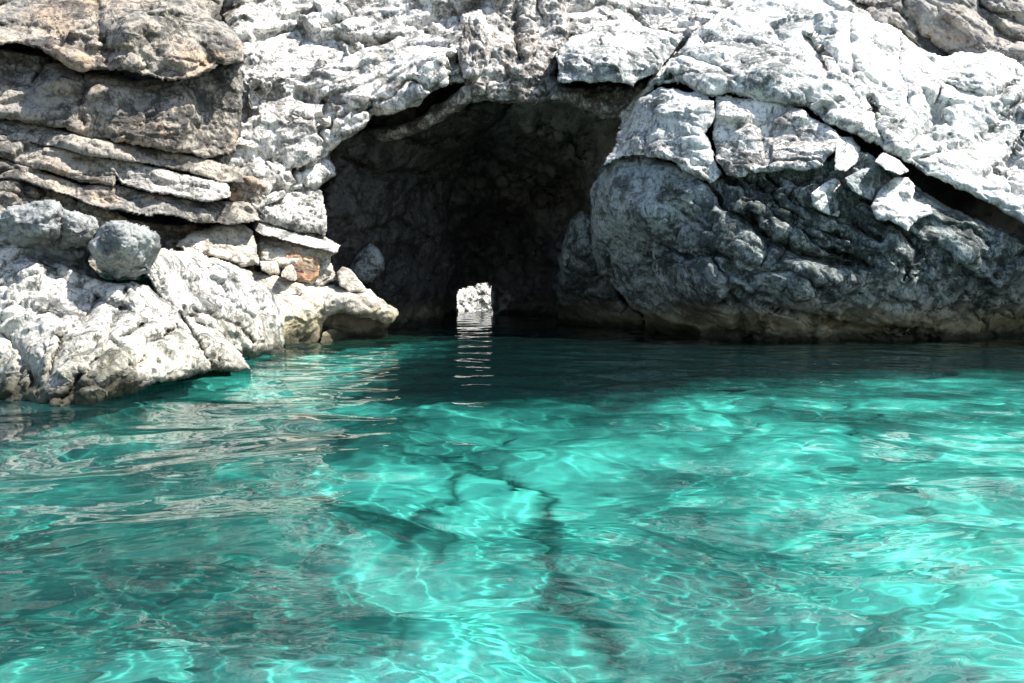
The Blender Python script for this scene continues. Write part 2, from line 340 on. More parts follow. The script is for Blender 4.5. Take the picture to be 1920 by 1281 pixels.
tag(rock('hanging_rock', M_right, [(1040, 112), (1058, 85), (1095, 55), (1140, 32), (1185, 38), (1225, 58), (1285, 68), (1262, 100), (1222, 140), (1190, 158), (1140, 150), (1090, 152), (1046, 148)],
     [(1045, 145, 31.2), (1180, 150, 31.0), (1140, 110, 31.0), (1140, 45, 33.6), (1260, 75, 33), (1060, 90, 32.2)], R=.35, k=.8, T=3, tilt=25, fac=(.9, .2), fac2=(.3, .06), fine=.06, edw=.07, stain_shade=[([(1040, 110), (1090, 95), (1150, 100), (1200, 95), (1290, 75), (1190, 165), (1040, 155)], 40)]),  # lower half darkened in colour to stand in for underside shade
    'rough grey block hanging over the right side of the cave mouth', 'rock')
# right: brown cliff, great rounded rock, blocks and the dark wall
tag(rock('brown_cliff', M_brown, [(1520, -420), (2300, -420), (2300, 260), (1980, 200), (1900, 150), (1850, 130), (1790, 130), (1720, 100), (1660, 60), (1590, 20), (1540, -40)],
     [(1600, 0, 36.5), (1800, 100, 35), (2000, 180, 33.5), (1800, -20, 35.6), (1600, -400, 43), (2200, -400, 42)], tilt=40, stretch=2.5, fac=(1.5, .3), fac2=(.5, .08),
     lines=[([(1830, -60), (1840, 20), (1870, 60), (1930, 80)], .25, .7), ([(1840, 10), (1920, 40), (2000, 30)], .15, .5), ([(1690, 0), (1720, 60), (1780, 110)], .2, .5), ([(1600, 8), (1660, 8), (1700, 40)], .12, .4)]),
    'tan and brown stained cliff at the top right behind the rounded white rock', 'cliff')
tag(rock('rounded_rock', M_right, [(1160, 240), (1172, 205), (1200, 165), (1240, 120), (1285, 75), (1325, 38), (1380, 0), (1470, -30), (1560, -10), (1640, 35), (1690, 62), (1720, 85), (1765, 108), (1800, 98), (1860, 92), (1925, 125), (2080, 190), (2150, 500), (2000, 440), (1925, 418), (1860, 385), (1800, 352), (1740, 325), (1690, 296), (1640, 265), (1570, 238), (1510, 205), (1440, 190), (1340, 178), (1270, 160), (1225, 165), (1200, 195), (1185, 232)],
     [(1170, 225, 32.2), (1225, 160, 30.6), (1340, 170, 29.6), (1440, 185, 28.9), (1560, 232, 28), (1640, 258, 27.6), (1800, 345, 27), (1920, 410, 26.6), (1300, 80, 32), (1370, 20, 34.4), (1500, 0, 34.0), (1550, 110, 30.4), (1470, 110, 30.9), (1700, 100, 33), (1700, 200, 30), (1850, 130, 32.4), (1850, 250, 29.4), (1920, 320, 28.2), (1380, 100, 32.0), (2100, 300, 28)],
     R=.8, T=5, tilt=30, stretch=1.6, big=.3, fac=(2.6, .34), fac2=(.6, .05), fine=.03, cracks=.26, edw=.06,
     stain_shade=[([(1340, 30), (1400, 40), (1480, 60), (1500, 110), (1470, 180), (1400, 175), (1350, 120), (1330, 80)], 45), ([(1215, 150), (1260, 130), (1330, 150), (1430, 185), (1560, 235), (1640, 262), (1620, 240), (1500, 180), (1350, 130)], 25), ([(1640, 200), (1690, 215), (1680, 260), (1640, 250)], 20), ([(1860, 150), (1925, 150), (1925, 240), (1870, 240)], 30)],  # shade of the left-facing slope and underside painted as dark areas
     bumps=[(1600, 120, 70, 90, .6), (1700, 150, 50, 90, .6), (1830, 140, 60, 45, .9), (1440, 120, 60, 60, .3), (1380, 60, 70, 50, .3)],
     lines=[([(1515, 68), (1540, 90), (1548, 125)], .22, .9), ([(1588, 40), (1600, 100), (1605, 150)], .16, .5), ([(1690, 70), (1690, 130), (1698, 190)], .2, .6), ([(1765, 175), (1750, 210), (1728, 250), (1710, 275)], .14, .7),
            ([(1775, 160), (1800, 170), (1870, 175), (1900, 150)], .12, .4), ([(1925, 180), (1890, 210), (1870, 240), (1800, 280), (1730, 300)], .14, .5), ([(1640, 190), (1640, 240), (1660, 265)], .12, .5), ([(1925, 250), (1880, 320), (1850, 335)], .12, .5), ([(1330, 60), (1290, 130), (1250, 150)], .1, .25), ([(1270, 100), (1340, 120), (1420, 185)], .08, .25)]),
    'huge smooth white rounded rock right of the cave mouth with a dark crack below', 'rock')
tag(rock('rock_block', M_right, [(1130, 300), (1172, 235), (1195, 190), (1225, 170), (1265, 165), (1310, 172), (1333, 188), (1336, 215), (1322, 250), (1335, 290), (1352, 325), (1330, 338), (1290, 318), (1240, 298), (1180, 285)],
     [(1140, 295, 31.0), (1230, 290, 29.3), (1340, 330, 28.6), (1320, 190, 29.9), (1230, 180, 30.9), (1170, 240, 31.6)], R=.3, k=.8, T=2.5, tilt=20, edw=.06, fac=(1.1, .16), fac2=(.45, .05), fine=.045, stain_shade=[([(1130, 290), (1200, 240), (1260, 240), (1300, 300), (1350, 335), (1250, 310)], 50)], lines=[([(1230, 200), (1215, 240), (1205, 285)], .1, .35)]),  # darkens the lower part of the block
    'white topped angular block under the left end of the huge rounded rock', 'boulder')
tag(rock('rock_block', M_white, [(1338, 184), (1370, 181), (1440, 188), (1505, 205), (1548, 228), (1572, 256), (1565, 290), (1540, 315), (1500, 322), (1455, 322), (1420, 326), (1385, 330), (1362, 326), (1340, 290), (1330, 250), (1340, 218)],
     [(1350, 320, 28.5), (1500, 315, 27.4), (1560, 280, 27.4), (1350, 200, 29.8), (1450, 205, 29.2), (1540, 245, 28.3)], R=.3, k=.8, T=2.5, tilt=20, edw=.06, fac=(1.1, .16), fac2=(.45, .05), fine=.045, stain_shade=[([(1330, 270), (1400, 270), (1440, 300), (1530, 300), (1500, 340), (1330, 340)], 30)], lines=[([(1448, 200), (1440, 250), (1432, 290)], .08, .3)]),  # darkens a strip along the bottom of the block
    'bright white block wedged under the middle of the huge rounded rock', 'boulder')
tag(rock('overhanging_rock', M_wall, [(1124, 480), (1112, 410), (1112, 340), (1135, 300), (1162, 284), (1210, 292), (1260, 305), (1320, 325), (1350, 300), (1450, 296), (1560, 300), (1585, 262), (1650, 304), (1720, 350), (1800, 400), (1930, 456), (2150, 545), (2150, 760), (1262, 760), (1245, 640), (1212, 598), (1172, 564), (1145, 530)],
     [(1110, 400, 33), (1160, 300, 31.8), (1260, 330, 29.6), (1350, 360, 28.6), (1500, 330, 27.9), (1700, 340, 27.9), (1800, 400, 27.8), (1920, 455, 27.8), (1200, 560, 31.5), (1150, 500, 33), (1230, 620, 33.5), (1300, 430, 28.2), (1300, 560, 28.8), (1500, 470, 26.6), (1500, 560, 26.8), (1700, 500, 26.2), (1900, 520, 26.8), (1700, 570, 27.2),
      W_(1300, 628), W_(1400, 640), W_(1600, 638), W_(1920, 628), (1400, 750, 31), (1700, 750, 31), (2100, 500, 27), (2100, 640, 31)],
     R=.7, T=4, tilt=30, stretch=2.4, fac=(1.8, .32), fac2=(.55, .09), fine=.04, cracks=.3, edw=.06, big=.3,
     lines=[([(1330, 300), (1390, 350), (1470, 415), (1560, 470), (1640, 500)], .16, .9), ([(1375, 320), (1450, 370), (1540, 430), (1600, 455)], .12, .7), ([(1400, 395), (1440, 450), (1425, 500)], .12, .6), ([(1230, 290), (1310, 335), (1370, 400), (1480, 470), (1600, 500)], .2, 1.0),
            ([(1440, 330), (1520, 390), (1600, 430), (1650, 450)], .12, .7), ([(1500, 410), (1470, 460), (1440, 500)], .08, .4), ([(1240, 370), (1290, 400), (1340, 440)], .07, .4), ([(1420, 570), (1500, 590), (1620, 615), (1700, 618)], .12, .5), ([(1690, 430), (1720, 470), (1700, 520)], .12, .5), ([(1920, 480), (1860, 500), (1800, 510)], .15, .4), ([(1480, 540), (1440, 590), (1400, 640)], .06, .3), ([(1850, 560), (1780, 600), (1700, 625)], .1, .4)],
     stain_shade=[([(1330, 330), (1420, 330), (1480, 360), (1560, 320), (1590, 380), (1700, 450), (1760, 440), (1790, 500), (1700, 540), (1560, 520), (1420, 500), (1330, 520), (1230, 510), (1190, 450), (1300, 440), (1350, 400)], 50), ([(1260, 560), (1330, 520), (1380, 560), (1350, 610), (1290, 610)], 40), ([(1760, 400), (2100, 520), (2100, 560), (1800, 470)], 30), ([(1800, 590), (2150, 560), (2150, 640), (1800, 625)], 30)],  # lichen in the middle zone; overhang shadow painted along the crack band
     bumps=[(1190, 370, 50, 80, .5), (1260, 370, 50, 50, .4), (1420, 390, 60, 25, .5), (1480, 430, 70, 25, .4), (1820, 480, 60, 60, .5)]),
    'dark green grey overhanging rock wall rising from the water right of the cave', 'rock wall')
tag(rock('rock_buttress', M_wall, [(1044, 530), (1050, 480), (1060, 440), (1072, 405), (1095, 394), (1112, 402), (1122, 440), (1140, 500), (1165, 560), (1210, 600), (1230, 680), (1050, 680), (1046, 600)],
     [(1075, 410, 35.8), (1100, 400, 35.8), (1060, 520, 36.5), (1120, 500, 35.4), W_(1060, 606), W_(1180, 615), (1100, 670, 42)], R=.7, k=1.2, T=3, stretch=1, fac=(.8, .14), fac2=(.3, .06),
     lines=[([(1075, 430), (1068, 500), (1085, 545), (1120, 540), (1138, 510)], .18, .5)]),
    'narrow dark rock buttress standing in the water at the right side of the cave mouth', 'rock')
tag(rock('smooth_boulder', M_smooth, [(1108, 450), (1110, 350), (1132, 302), (1162, 281), (1210, 290), (1262, 302), (1318, 335), (1345, 372), (1335, 420), (1290, 446), (1230, 478), (1170, 505), (1128, 510), (1112, 480)],
     [(1115, 380, 31.6), (1160, 288, 31.4), (1260, 310, 29.6), (1330, 370, 28.3), (1210, 400, 29.0), (1280, 430, 29.4), (1150, 490, 33.2), (1200, 470, 31.4)], R=.9, k=.9, T=2.5, tilt=25, fac=(1.3, .08), fac2=(.4, .03), big=.12, fine=.04,
     stain_shade=[([(1255, 320), (1310, 335), (1345, 370), (1330, 430), (1230, 480), (1170, 470), (1230, 420), (1270, 380)], 40)],
     lines=[([(1200, 300), (1205, 360), (1212, 400)], .07, .2), ([(1230, 370), (1270, 395), (1300, 430)], .06, .2)]),
    'smooth grey boulder bulging from the dark overhang just right of the cave mouth', 'boulder')
for nm, lab, poly, ct in (
    ('wedged_rock', 'grey triangular stone wedged in the dark wall left of two bright stones', [(1518, 365), (1545, 345), (1568, 332), (1582, 350), (1582, 385), (1572, 402), (1545, 396), (1522, 385)], [(1550, 395, 26.9), (1560, 340, 27.2)]),
    ('wedged_rock', 'pale bluish stone with flat top in the middle of three wedged stones', [(1588, 335), (1615, 318), (1650, 310), (1654, 330), (1645, 355), (1634, 378), (1612, 368), (1592, 352)], [(1620, 372, 26.7), (1625, 318, 27.5)]),
    ('wedged_rock', 'bright jagged white stone below the crack, right of the bluish stone', [(1640, 372), (1650, 350), (1672, 335), (1700, 335), (1712, 350), (1712, 375), (1745, 385), (1748, 400), (1722, 410), (1702, 432), (1688, 425), (1668, 412), (1640, 410), (1632, 392)], [(1690, 425, 26.3), (1680, 340, 27.5), (1740, 390, 27.0)]),
    ('wedged_rock', 'small dull stone tucked in the crack above the bright jagged stone', [(1655, 290), (1690, 302), (1708, 322), (1690, 328), (1662, 318), (1640, 305)], [(1680, 322, 26.8), (1680, 298, 27.6)]),
    ('wedged_rock', 'rounded grey stone left of the crack below the bright white block', [(1568, 258), (1600, 256), (1616, 275), (1608, 305), (1585, 322), (1562, 318), (1566, 290)], [(1590, 318, 27), (1590, 262, 28.2)])):
    tag(rock(nm, M_right if 'bright' in lab else M_smooth, poly, ct, R=.22, k=.7, T=1.2, warp=4, fac=(.5, .08), fac2=(.2, .035), big=.06, step=1.6), lab, 'stone', 'stones wedged in the right wall')

# ------------------------------------------------------------------ left: layered cliff
lc = thing('layered_cliff', 'layered brown grey cliff with thick sloping rock beds on the left', 'cliff', (-13, 27, 0))
LF = dict(tilt=-14, stretch=2.6, fac=(1.5, .2), fac2=(.5, .07), fine=.06, k=.75, edw=.07, cracks=.2, parent=lc)
rock('rock_bed', M_left, [(-480, -420), (420, -420), (445, -60), (400, 40), (330, 40), (200, 20), (60, 10), (-480, 60)], [(0, 0, 28), (400, 0, 31), (0, -400, 37), (400, -400, 40)], R=.8, **LF)
rock('rock_bed', M_left, [(-480, 20), (-20, 20), (20, 2), (90, -12), (150, -8), (185, -4), (210, -40), (300, -60), (345, -15), (395, 25), (440, 50), (452, 78), (448, 112), (405, 116), (372, 142), (300, 152), (240, 132), (200, 132), (150, 130), (100, 104), (50, 84), (-480, 70)],
     [(0, 75, 24.6), (200, 130, 25.2), (330, 148, 25.6), (440, 112, 27), (0, 20, 26.6), (120, 50, 25.4), (250, 60, 25.4), (380, 60, 27), (300, -50, 29), (100, -10, 27.6), (440, 60, 28)], R=.4, T=4,
     stain_shade=[([(170, 20), (200, 20), (205, 125), (180, 125)], 14), ([(270, 30), (330, 20), (400, 60), (330, 90), (290, 70)], 40)], lines=[([(-20, 40), (60, 50), (110, 62), (120, 90)], .1, .3), ([(180, 10), (190, 70), (195, 120)], .25, .35), ([(265, 60), (290, 100), (270, 130)], .15, .3)], bumps=[(330, 95, 60, 35, .4)], **LF)
rock('rock_bed', M_left, [(-480, 80), (40, 96), (90, 112), (150, 134), (220, 140), (300, 150), (370, 145), (405, 125), (452, 125), (458, 200), (446, 285), (400, 300), (330, 285), (270, 274), (200, 262), (130, 246), (60, 226), (-480, 232)],
     [(0, 95, 26), (0, 225, 24.6), (200, 255, 25.2), (400, 295, 27), (200, 150, 26.2), (400, 150, 28), (200, 200, 25.4), (440, 220, 28.6), (330, 220, 26)], R=.35, T=3,
     stain_shade=[([(250, 190), (300, 150), (460, 130), (460, 300), (300, 280), (200, 255), (120, 235), (120, 190), (180, 200)], 60)], bumps=[(110, 160, 50, 35, .5), (200, 170, 40, 35, .4), (330, 200, 55, 40, .4)], lines=[([(60, 150), (80, 120), (110, 118)], .1, .3), ([(155, 140), (150, 200), (165, 235)], .1, .3)], **LF)
rock('rock_bed', M_left, [(-480, 228), (0, 224), (60, 226), (130, 246), (200, 262), (300, 280), (400, 301), (450, 318), (458, 342), (410, 340), (330, 318), (250, 302), (170, 291), (60, 266), (-480, 246)],
     [(0, 255, 24.5), (0, 230, 24.9), (400, 335, 26.7), (400, 305, 27.1), (200, 285, 25.0)], R=.18, T=2.5, warp=3, **LF)
rock('rock_bed', M_pale, [(215, 294), (250, 300), (320, 316), (380, 333), (425, 349), (428, 372), (390, 375), (330, 366), (270, 356), (228, 346), (208, 320)],
     [(230, 300, 25.4), (230, 345, 25.0), (400, 370, 25.9), (400, 345, 26.6), (300, 355, 25.2)], R=.25, T=2.5, warp=5, **LF)
rock('rock_bed', M_left, [(-480, 242), (40, 260), (110, 273), (170, 286), (225, 294), (215, 348), (160, 344), (110, 328), (60, 312), (0, 294), (-480, 276)], [(0, 260, 24.6), (0, 295, 24.2), (200, 340, 25.0), (200, 292, 25.4)], R=.2, T=2.5, warp=3, **LF)
rock('rock_bed', M_left, [(-480, 274), (0, 295), (60, 313), (110, 329), (160, 345), (230, 349), (300, 364), (400, 376), (470, 384), (488, 412), (430, 420), (350, 410), (250, 398), (200, 392), (120, 364), (40, 338), (-480, 312)],
     [(0, 300, 24.3), (0, 330, 24.0), (450, 410, 27.2), (300, 405, 24.9), (300, 368, 25.5), (460, 388, 28)], R=.22, T=2.5, warp=4, **LF)
rock('rock_bed', M_left, [(-480, 312), (40, 336), (120, 362), (200, 390), (240, 412), (360, 424), (480, 436), (480, 520), (-480, 520)], [(0, 340, 24.1), (0, 500, 23.6), (220, 400, 25.4), (300, 430, 26.8), (300, 500, 26), (460, 440, 29.5)], R=.2, T=2, warp=3,
     lines=[([(-50, 350), (60, 372), (130, 400), (200, 430)], .07, .25), ([(60, 340), (80, 360), (70, 380)], .05, .2), ([(140, 372), (150, 395)], .05, .2)], **LF)
tag(rock('shaded_rock', M_left, [(425, 330), (470, 325), (500, 345), (492, 380), (485, 415), (460, 400), (430, 378), (420, 350)], [(430, 400, 28.6), (430, 335, 28.4), (480, 340, 29.2), (480, 400, 29.6)], R=.4, T=2, fac=(.6, .16), fac2=(.3, .08), edw=.07),
    'dark shaded knobbly rock between the layered cliff and the pale column', 'rock')
tag(rock('rock_column', M_fore, [(478, 372), (495, 340), (530, 325), (562, 338), (590, 352), (604, 378), (612, 410), (608, 440), (570, 438), (520, 425), (484, 416)],
     [(490, 410, 29.8), (600, 435, 30), (540, 340, 31.6), (600, 380, 31)], R=.45, T=3, tilt=-10, fac=(.5, .12), fac2=(.22, .06), fine=.09, stretch=1.4),
    'short crumbly pale rock column at the left edge of the cave mouth', 'rock')

# ------------------------------------------------------------------ left: ledge and its blocks
tag(rock('rock_ledge', M_ledge, [(240, 452), (330, 468), (400, 484), (480, 506), (600, 532), (650, 542), (695, 553), (722, 570), (746, 578), (750, 592), (738, 610), (712, 604), (670, 592), (640, 585), (615, 592), (607, 606), (606, 640), (600, 700), (480, 720), (400, 640), (300, 560)],
     [W_(580, 640), (600, 560, 28.4), (600, 536, 29.6), (480, 512, 28), (450, 560, 25), (350, 480, 24.5), W_(500, 655), (740, 580, 30.4), (735, 606, 29.8), (660, 560, 29), (640, 585, 28.8), (530, 700, 28), (300, 540, 22)],
     R=.45, T=3.5, tilt=-12, fac=(1.0, .12), fac2=(.35, .06), fine=.07, lines=[([(440, 520), (500, 545), (560, 560)], .12, .2), ([(610, 560), (600, 600), (604, 640)], .12, .2)],
     bumps=[(570, 600, 40, 30, .3), (690, 575, 40, 14, .2)]),
    'long cream ledge sloping down to a pointed snout at the cave entrance', 'rock ledge')
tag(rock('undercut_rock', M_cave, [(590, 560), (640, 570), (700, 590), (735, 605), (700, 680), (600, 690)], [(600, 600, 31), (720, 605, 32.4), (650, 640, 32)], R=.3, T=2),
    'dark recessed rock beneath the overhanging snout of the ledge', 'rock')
tag(rock('stained_rock', M_ledge, [(476, 424), (520, 424), (570, 432), (600, 444), (628, 456), (634, 476), (618, 486), (622, 505), (632, 528), (600, 534), (560, 526), (535, 500), (490, 490), (478, 460)],
     [(480, 485, 28.8), (600, 530, 29.2), (540, 500, 28.9), (500, 430, 30.2), (620, 460, 30.2), (560, 470, 29.4)], R=.3, T=3, tilt=-14, fac=(.6, .12), fac2=(.25, .06)),
    'layered pale block sitting on the ledge left of the cave, behind the rust patch', 'boulder')
tag(rock('rust_stained_rock', M_rust, [(536, 480), (552, 470), (575, 473), (598, 482), (602, 500), (596, 520), (575, 528), (556, 524), (540, 505)], [(540, 500, 28.85), (595, 515, 29.0), (570, 475, 29.25)],
     R=.12, k=.7, T=1, warp=6, fac=(.4, .04), fac2=(.18, .03), big=.05, fine=.03, step=1.6),
    'small rock with an orange rust stain on the ledge beside the cave', 'rock')
tag(rock('flat_rock', M_fore, [(470, 414), (520, 420), (580, 432), (620, 450), (637, 462), (630, 476), (590, 464), (540, 450), (490, 444), (474, 432)], [(480, 435, 28.8), (620, 468, 29.4), (500, 418, 30.2), (620, 452, 30.4)],
     R=.25, T=2, warp=4, tilt=-14, stretch=3, fac=(.5, .08), fac2=(.22, .05), step=1.6),
    'thin flat rock slab capping the layered block on the ledge', 'rock slab')
tag(rock('cream_rock', M_ledge, [(330, 462), (360, 440), (395, 424), (440, 420), (470, 436), (484, 470), (482, 498), (450, 496), (400, 480), (345, 470)], [(345, 468, 25.5), (470, 495, 27.2), (400, 428, 27.4), (465, 440, 28.4)],
     R=.4, T=3, tilt=-20, fac=(.9, .14), fac2=(.35, .05)),
    'smooth bright cream rock on the ledge under the layered cliff', 'boulder')
for lab, poly, ct in (('small square pale stone on the ledge beside the cream rock', [(488, 490), (510, 488), (530, 496), (528, 516), (505, 514), (490, 506)], [(500, 512, 27.6), (510, 490, 28.2)]),
                      ('small rounded stone with a dark gap, just left of the rust stained rock', [(526, 512), (535, 500), (548, 497), (560, 504), (560, 524), (545, 526), (527, 520)], [(545, 524, 27.9), (545, 500, 28.5)]),
                      ('sloping triangular stone at the cave end of the ledge', [(630, 510), (640, 498), (655, 505), (672, 525), (692, 548), (680, 552), (655, 546), (636, 536)], [(640, 538, 29.0), (650, 500, 29.8), (690, 550, 29.8)])):
    tag(rock('ledge_stone', M_ledge, poly, ct, R=.22, T=1, warp=2.5, fac=(.4, .05), fac2=(.2, .025), big=.05, fine=.03, step=1.5), lab, 'stone', 'stones lying on the ledge')

# ------------------------------------------------------------------ left foreground outcrop
FK = dict(fine=.06, fac2=(.24, .06), edw=.08)
tag(rock('foreground_rock', M_fore, [(-400, 430), (0, 440), (60, 470), (120, 500), (180, 525), (215, 528), (245, 520), (275, 532), (300, 552), (330, 580), (372, 606), (420, 634), (452, 660), (472, 680), (474, 690), (450, 695), (400, 698), (350, 706), (300, 718), (250, 735), (200, 752), (130, 766), (60, 775), (0, 768), (-400, 800)],
     [W_(130, 764), W_(0, 750), (0, 440, 15.5), (120, 500, 15.4), (240, 522, 15.8), (110, 560, 15.2), (100, 610, 13.9), (200, 650, 13.2), (250, 590, 14.6), (0, 600, 14.6), (60, 660, 13.2), (-20, 690, 14.3), (300, 560, 16.4), (330, 700, 14.0), (420, 660, 15.8), (470, 685, 16.6), (400, 640, 16), (200, 750, 12.9), (-150, 600, 17), (60, 780, 12.6)],
     R=.35, k=1.2, T=3, tilt=-35, stretch=1.7, fac=(1.0, .16), big=.3, cracks=.16,
     bumps=[(250, 560, 45, 35, .35), (100, 560, 50, 60, .25), (330, 620, 60, 25, .2), (180, 690, 70, 40, .2)],
     lines=[([(90, 700), (110, 640), (150, 600), (180, 560)], .09, .45), ([(250, 690), (290, 640), (330, 620)], .08, .4), ([(200, 640), (230, 580), (240, 540)], .1, .4), ([(20, 560), (60, 580), (110, 600)], .15, .4), ([(110, 755), (150, 700)], .06, .35), ([(60, 460), (110, 520), (180, 560), (240, 580)], .16, .4), ([(0, 620), (40, 660), (60, 720)], .12, .4), ([(330, 580), (380, 640), (400, 690)], .08, .35), ([(160, 700), (200, 650), (280, 600)], .07, .3)], **FK),
    'large rough white boulder in the left foreground with a dark undercut at the water', 'boulder')
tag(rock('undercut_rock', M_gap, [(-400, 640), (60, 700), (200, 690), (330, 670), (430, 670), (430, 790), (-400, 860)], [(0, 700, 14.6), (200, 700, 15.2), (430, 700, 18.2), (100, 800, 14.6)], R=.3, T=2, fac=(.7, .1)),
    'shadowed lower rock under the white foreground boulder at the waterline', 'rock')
tag(rock('foreground_slab', M_fore, [(270, 470), (310, 482), (350, 484), (400, 492), (450, 512), (500, 540), (524, 575), (532, 600), (530, 640), (526, 664), (495, 668), (470, 672), (450, 660), (410, 632), (360, 604), (320, 575), (285, 535)],
     [W_(510, 668), (500, 640, 22), (500, 560, 22.8), (400, 520, 19.5), (330, 500, 18), (400, 600, 18.6), (460, 650, 20.4), (350, 490, 19.4), (500, 700, 22.4)],
     R=.4, T=3, tilt=-30, stretch=1.8, fac=(.9, .15), big=.24, cracks=.14, lines=[([(300, 520), (350, 510), (400, 500)], .12, .3), ([(370, 580), (430, 600), (480, 640)], .1, .3), ([(330, 545), (380, 540), (420, 560)], .12, .25)], **FK),
    'rough pale rock slab between the white foreground boulder and the ledge', 'rock slab')
tag(rock('shaded_boulder', M_shade_grey, [(-400, 400), (0, 402), (15, 386), (60, 378), (105, 386), (120, 400), (150, 400), (185, 414), (192, 430), (170, 455), (168, 490), (200, 535), (170, 552), (110, 545), (60, 520), (0, 500), (-400, 520)],
     [(0, 400, 15.0), (60, 385, 15.1), (150, 405, 15.2), (60, 470, 15.3), (150, 520, 15.9), (0, 490, 15.6), (100, 430, 14.9), (180, 450, 15.6)], R=.45, k=1.2, T=2.5, fac=(.9, .07), big=.12,
     bumps=[(70, 420, 50, 40, .35), (140, 435, 35, 35, .3), (90, 500, 60, 20, .2)], lines=[([(112, 400), (115, 440), (110, 460), (150, 465)], .1, .35), ([(30, 470), (80, 475), (150, 500)], .08, .25)], **FK),
    'smooth grey shaded boulder with a lit crest behind the foreground boulder', 'boulder')
tag(rock('shaded_boulder', M_shade_grey, [(166, 462), (178, 438), (200, 422), (235, 416), (270, 426), (295, 446), (302, 470), (285, 490), (278, 512), (250, 520), (220, 520), (190, 505), (172, 488)],
     [(190, 440, 14.9), (230, 470, 14.9), (230, 510, 15.4), (230, 425, 14.8), (290, 460, 15.5)], R=.55, k=1.1, T=2.0, fac=(.55, .10), big=.12, fine=.06, fac2=(.22, .04), edw=.1, lines=[([(172, 480), (215, 505), (270, 500)], .06, .15)], bumps=[(228, 468, 74, 64, .3, 1)]),
    'round boulder greyed by shade with a lit rim on top, right of the shaded boulder', 'boulder')

# ------------------------------------------------------------------ cave mouth and beyond
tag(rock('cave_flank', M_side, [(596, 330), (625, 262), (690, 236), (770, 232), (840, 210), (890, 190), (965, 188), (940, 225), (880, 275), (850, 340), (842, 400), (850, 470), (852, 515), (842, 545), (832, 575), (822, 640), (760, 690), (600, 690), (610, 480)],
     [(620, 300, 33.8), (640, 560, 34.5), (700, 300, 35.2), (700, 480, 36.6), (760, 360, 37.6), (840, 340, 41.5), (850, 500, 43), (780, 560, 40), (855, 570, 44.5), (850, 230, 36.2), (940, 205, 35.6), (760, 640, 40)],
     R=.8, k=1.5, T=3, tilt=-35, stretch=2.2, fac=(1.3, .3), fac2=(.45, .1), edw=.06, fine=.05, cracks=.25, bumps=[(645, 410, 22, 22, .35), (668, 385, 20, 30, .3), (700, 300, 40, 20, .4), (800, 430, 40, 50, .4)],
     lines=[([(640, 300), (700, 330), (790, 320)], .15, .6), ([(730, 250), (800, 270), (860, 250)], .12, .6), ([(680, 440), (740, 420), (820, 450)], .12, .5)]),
    'dim grey brown rocky side of the cave sloping in behind the ledge', 'rock')
tag(rock('cave_boulder', M_wall, [(652, 505), (668, 475), (692, 456), (712, 468), (720, 490), (714, 512), (696, 530), (672, 532), (658, 522)], [(690, 490, 35.0)], R=.5, T=1.2, warp=3, fac=(.9, .1), fac2=(.3, .03), big=.08),
    'bluish angular boulder in the shade just inside the left of the cave', 'boulder')
tag(rock('sea_rock', M_far, [(835, 560), (840, 538), (856, 530), (872, 524), (888, 524), (900, 515), (925, 512), (945, 530), (950, 640), (835, 640)], [(890, 575, 71), (890, 525, 73), (890, 640, 71)],
     R=1.5, T=6, warp=3, step=1.2, fac=(1.6, .3), fac2=(.7, .15), fine=.12),
    'small sunlit white rock seen through the far opening of the cave', 'rock')
tag(rock('shore_stone', M_ledge, [(606, 626), (620, 618), (636, 618), (650, 628), (656, 650), (600, 650)], [(630, 630, 29.5), (630, 650, 29.2)], R=.25, T=1, warp=2, step=1.4, fac=(.4, .05), fac2=(.2, .02), big=.05),
    'small cream stone poking out of the water under the ledge snout', 'stone')
S_ = lambda u, v: (u, v, DW(v) * 1.09)
tag(rock('submerged_shelf', M_rust, [(560, 640), (620, 630), (700, 622), (780, 624), (835, 634), (790, 648), (700, 656), (600, 668)], [S_(560, 650), S_(700, 624), S_(830, 634), S_(700, 655), S_(600, 665), S_(780, 640)], R=.1, T=1.5, warp=4, fac=(.8, .1), step=1.5),
    'yellow brown rock shelf just under the water beside the ledge snout', 'rock shelf')
# ------------------------------------------------------------------ water, with real waves
def grid_mesh(name, X, Y, Z, mat):
    r, c = X.shape; co = np.stack([X, Y, Z], -1).reshape(-1, 3); i = np.arange(r * c).reshape(r, c)
    q = np.stack([i[:-1, :-1], i[:-1, 1:], i[1:, 1:], i[1:, :-1]], -1).reshape(-1, 4)
    return make_mesh(name, co, q, np.zeros((0, 3), int), mat, origin=np.zeros(3))
rng = np.random.default_rng(3)
def waves(X, Y, sp):
    Z = np.zeros_like(X)
    wx = X + .25 * np.sin(Y * .9 + 1) + .15 * np.sin(X * 1.3 + Y * 2.1); wy = Y + .25 * np.sin(X * 1.1) + .12 * np.sin(X * 2.3 - Y * 1.7)
    for k in range(80):
        lam = .14 * (3.0 / .14) ** rng.random(); a_ = rng.normal(math.radians(82), math.radians(36))
        kk = 2 * math.pi / lam; s_ = WSL * (lam / .6) ** .15
        Z += np.clip((lam - 2.5 * sp) / lam, 0, 1) * s_ / kk * np.sin(kk * (math.cos(a_) * wx + math.sin(a_) * wy) + rng.random() * 6.3)
    for k in range(18):
        lam = .07 * (.22 / .07) ** rng.random(); a_ = rng.normal(math.radians(92), math.radians(16)); kk = 2 * math.pi / lam
        Z += np.clip((lam - 2.2 * sp) / lam, 0, 1) * .0115 / kk * np.sin(kk * (math.cos(a_) * wx + math.sin(a_) * wy) + rng.random() * 6.3) * (.5 + .5 * np.sin(X * .9 + Y * .6 + k))
    return Z
WSL = .0088
D = [.8]
while D[-1] < 78: D.append(D[-1] + min(max(.012, D[-1] ** 2 / 2720 * 1.5), .05 if D[-1] < 38 else .2))
D = np.array(D); U = np.linspace(-320, 2900, 1300)
X = (U[None] - 960) / F * (D[:, None] + 4); Y = np.repeat(D[:, None], len(U), 1)
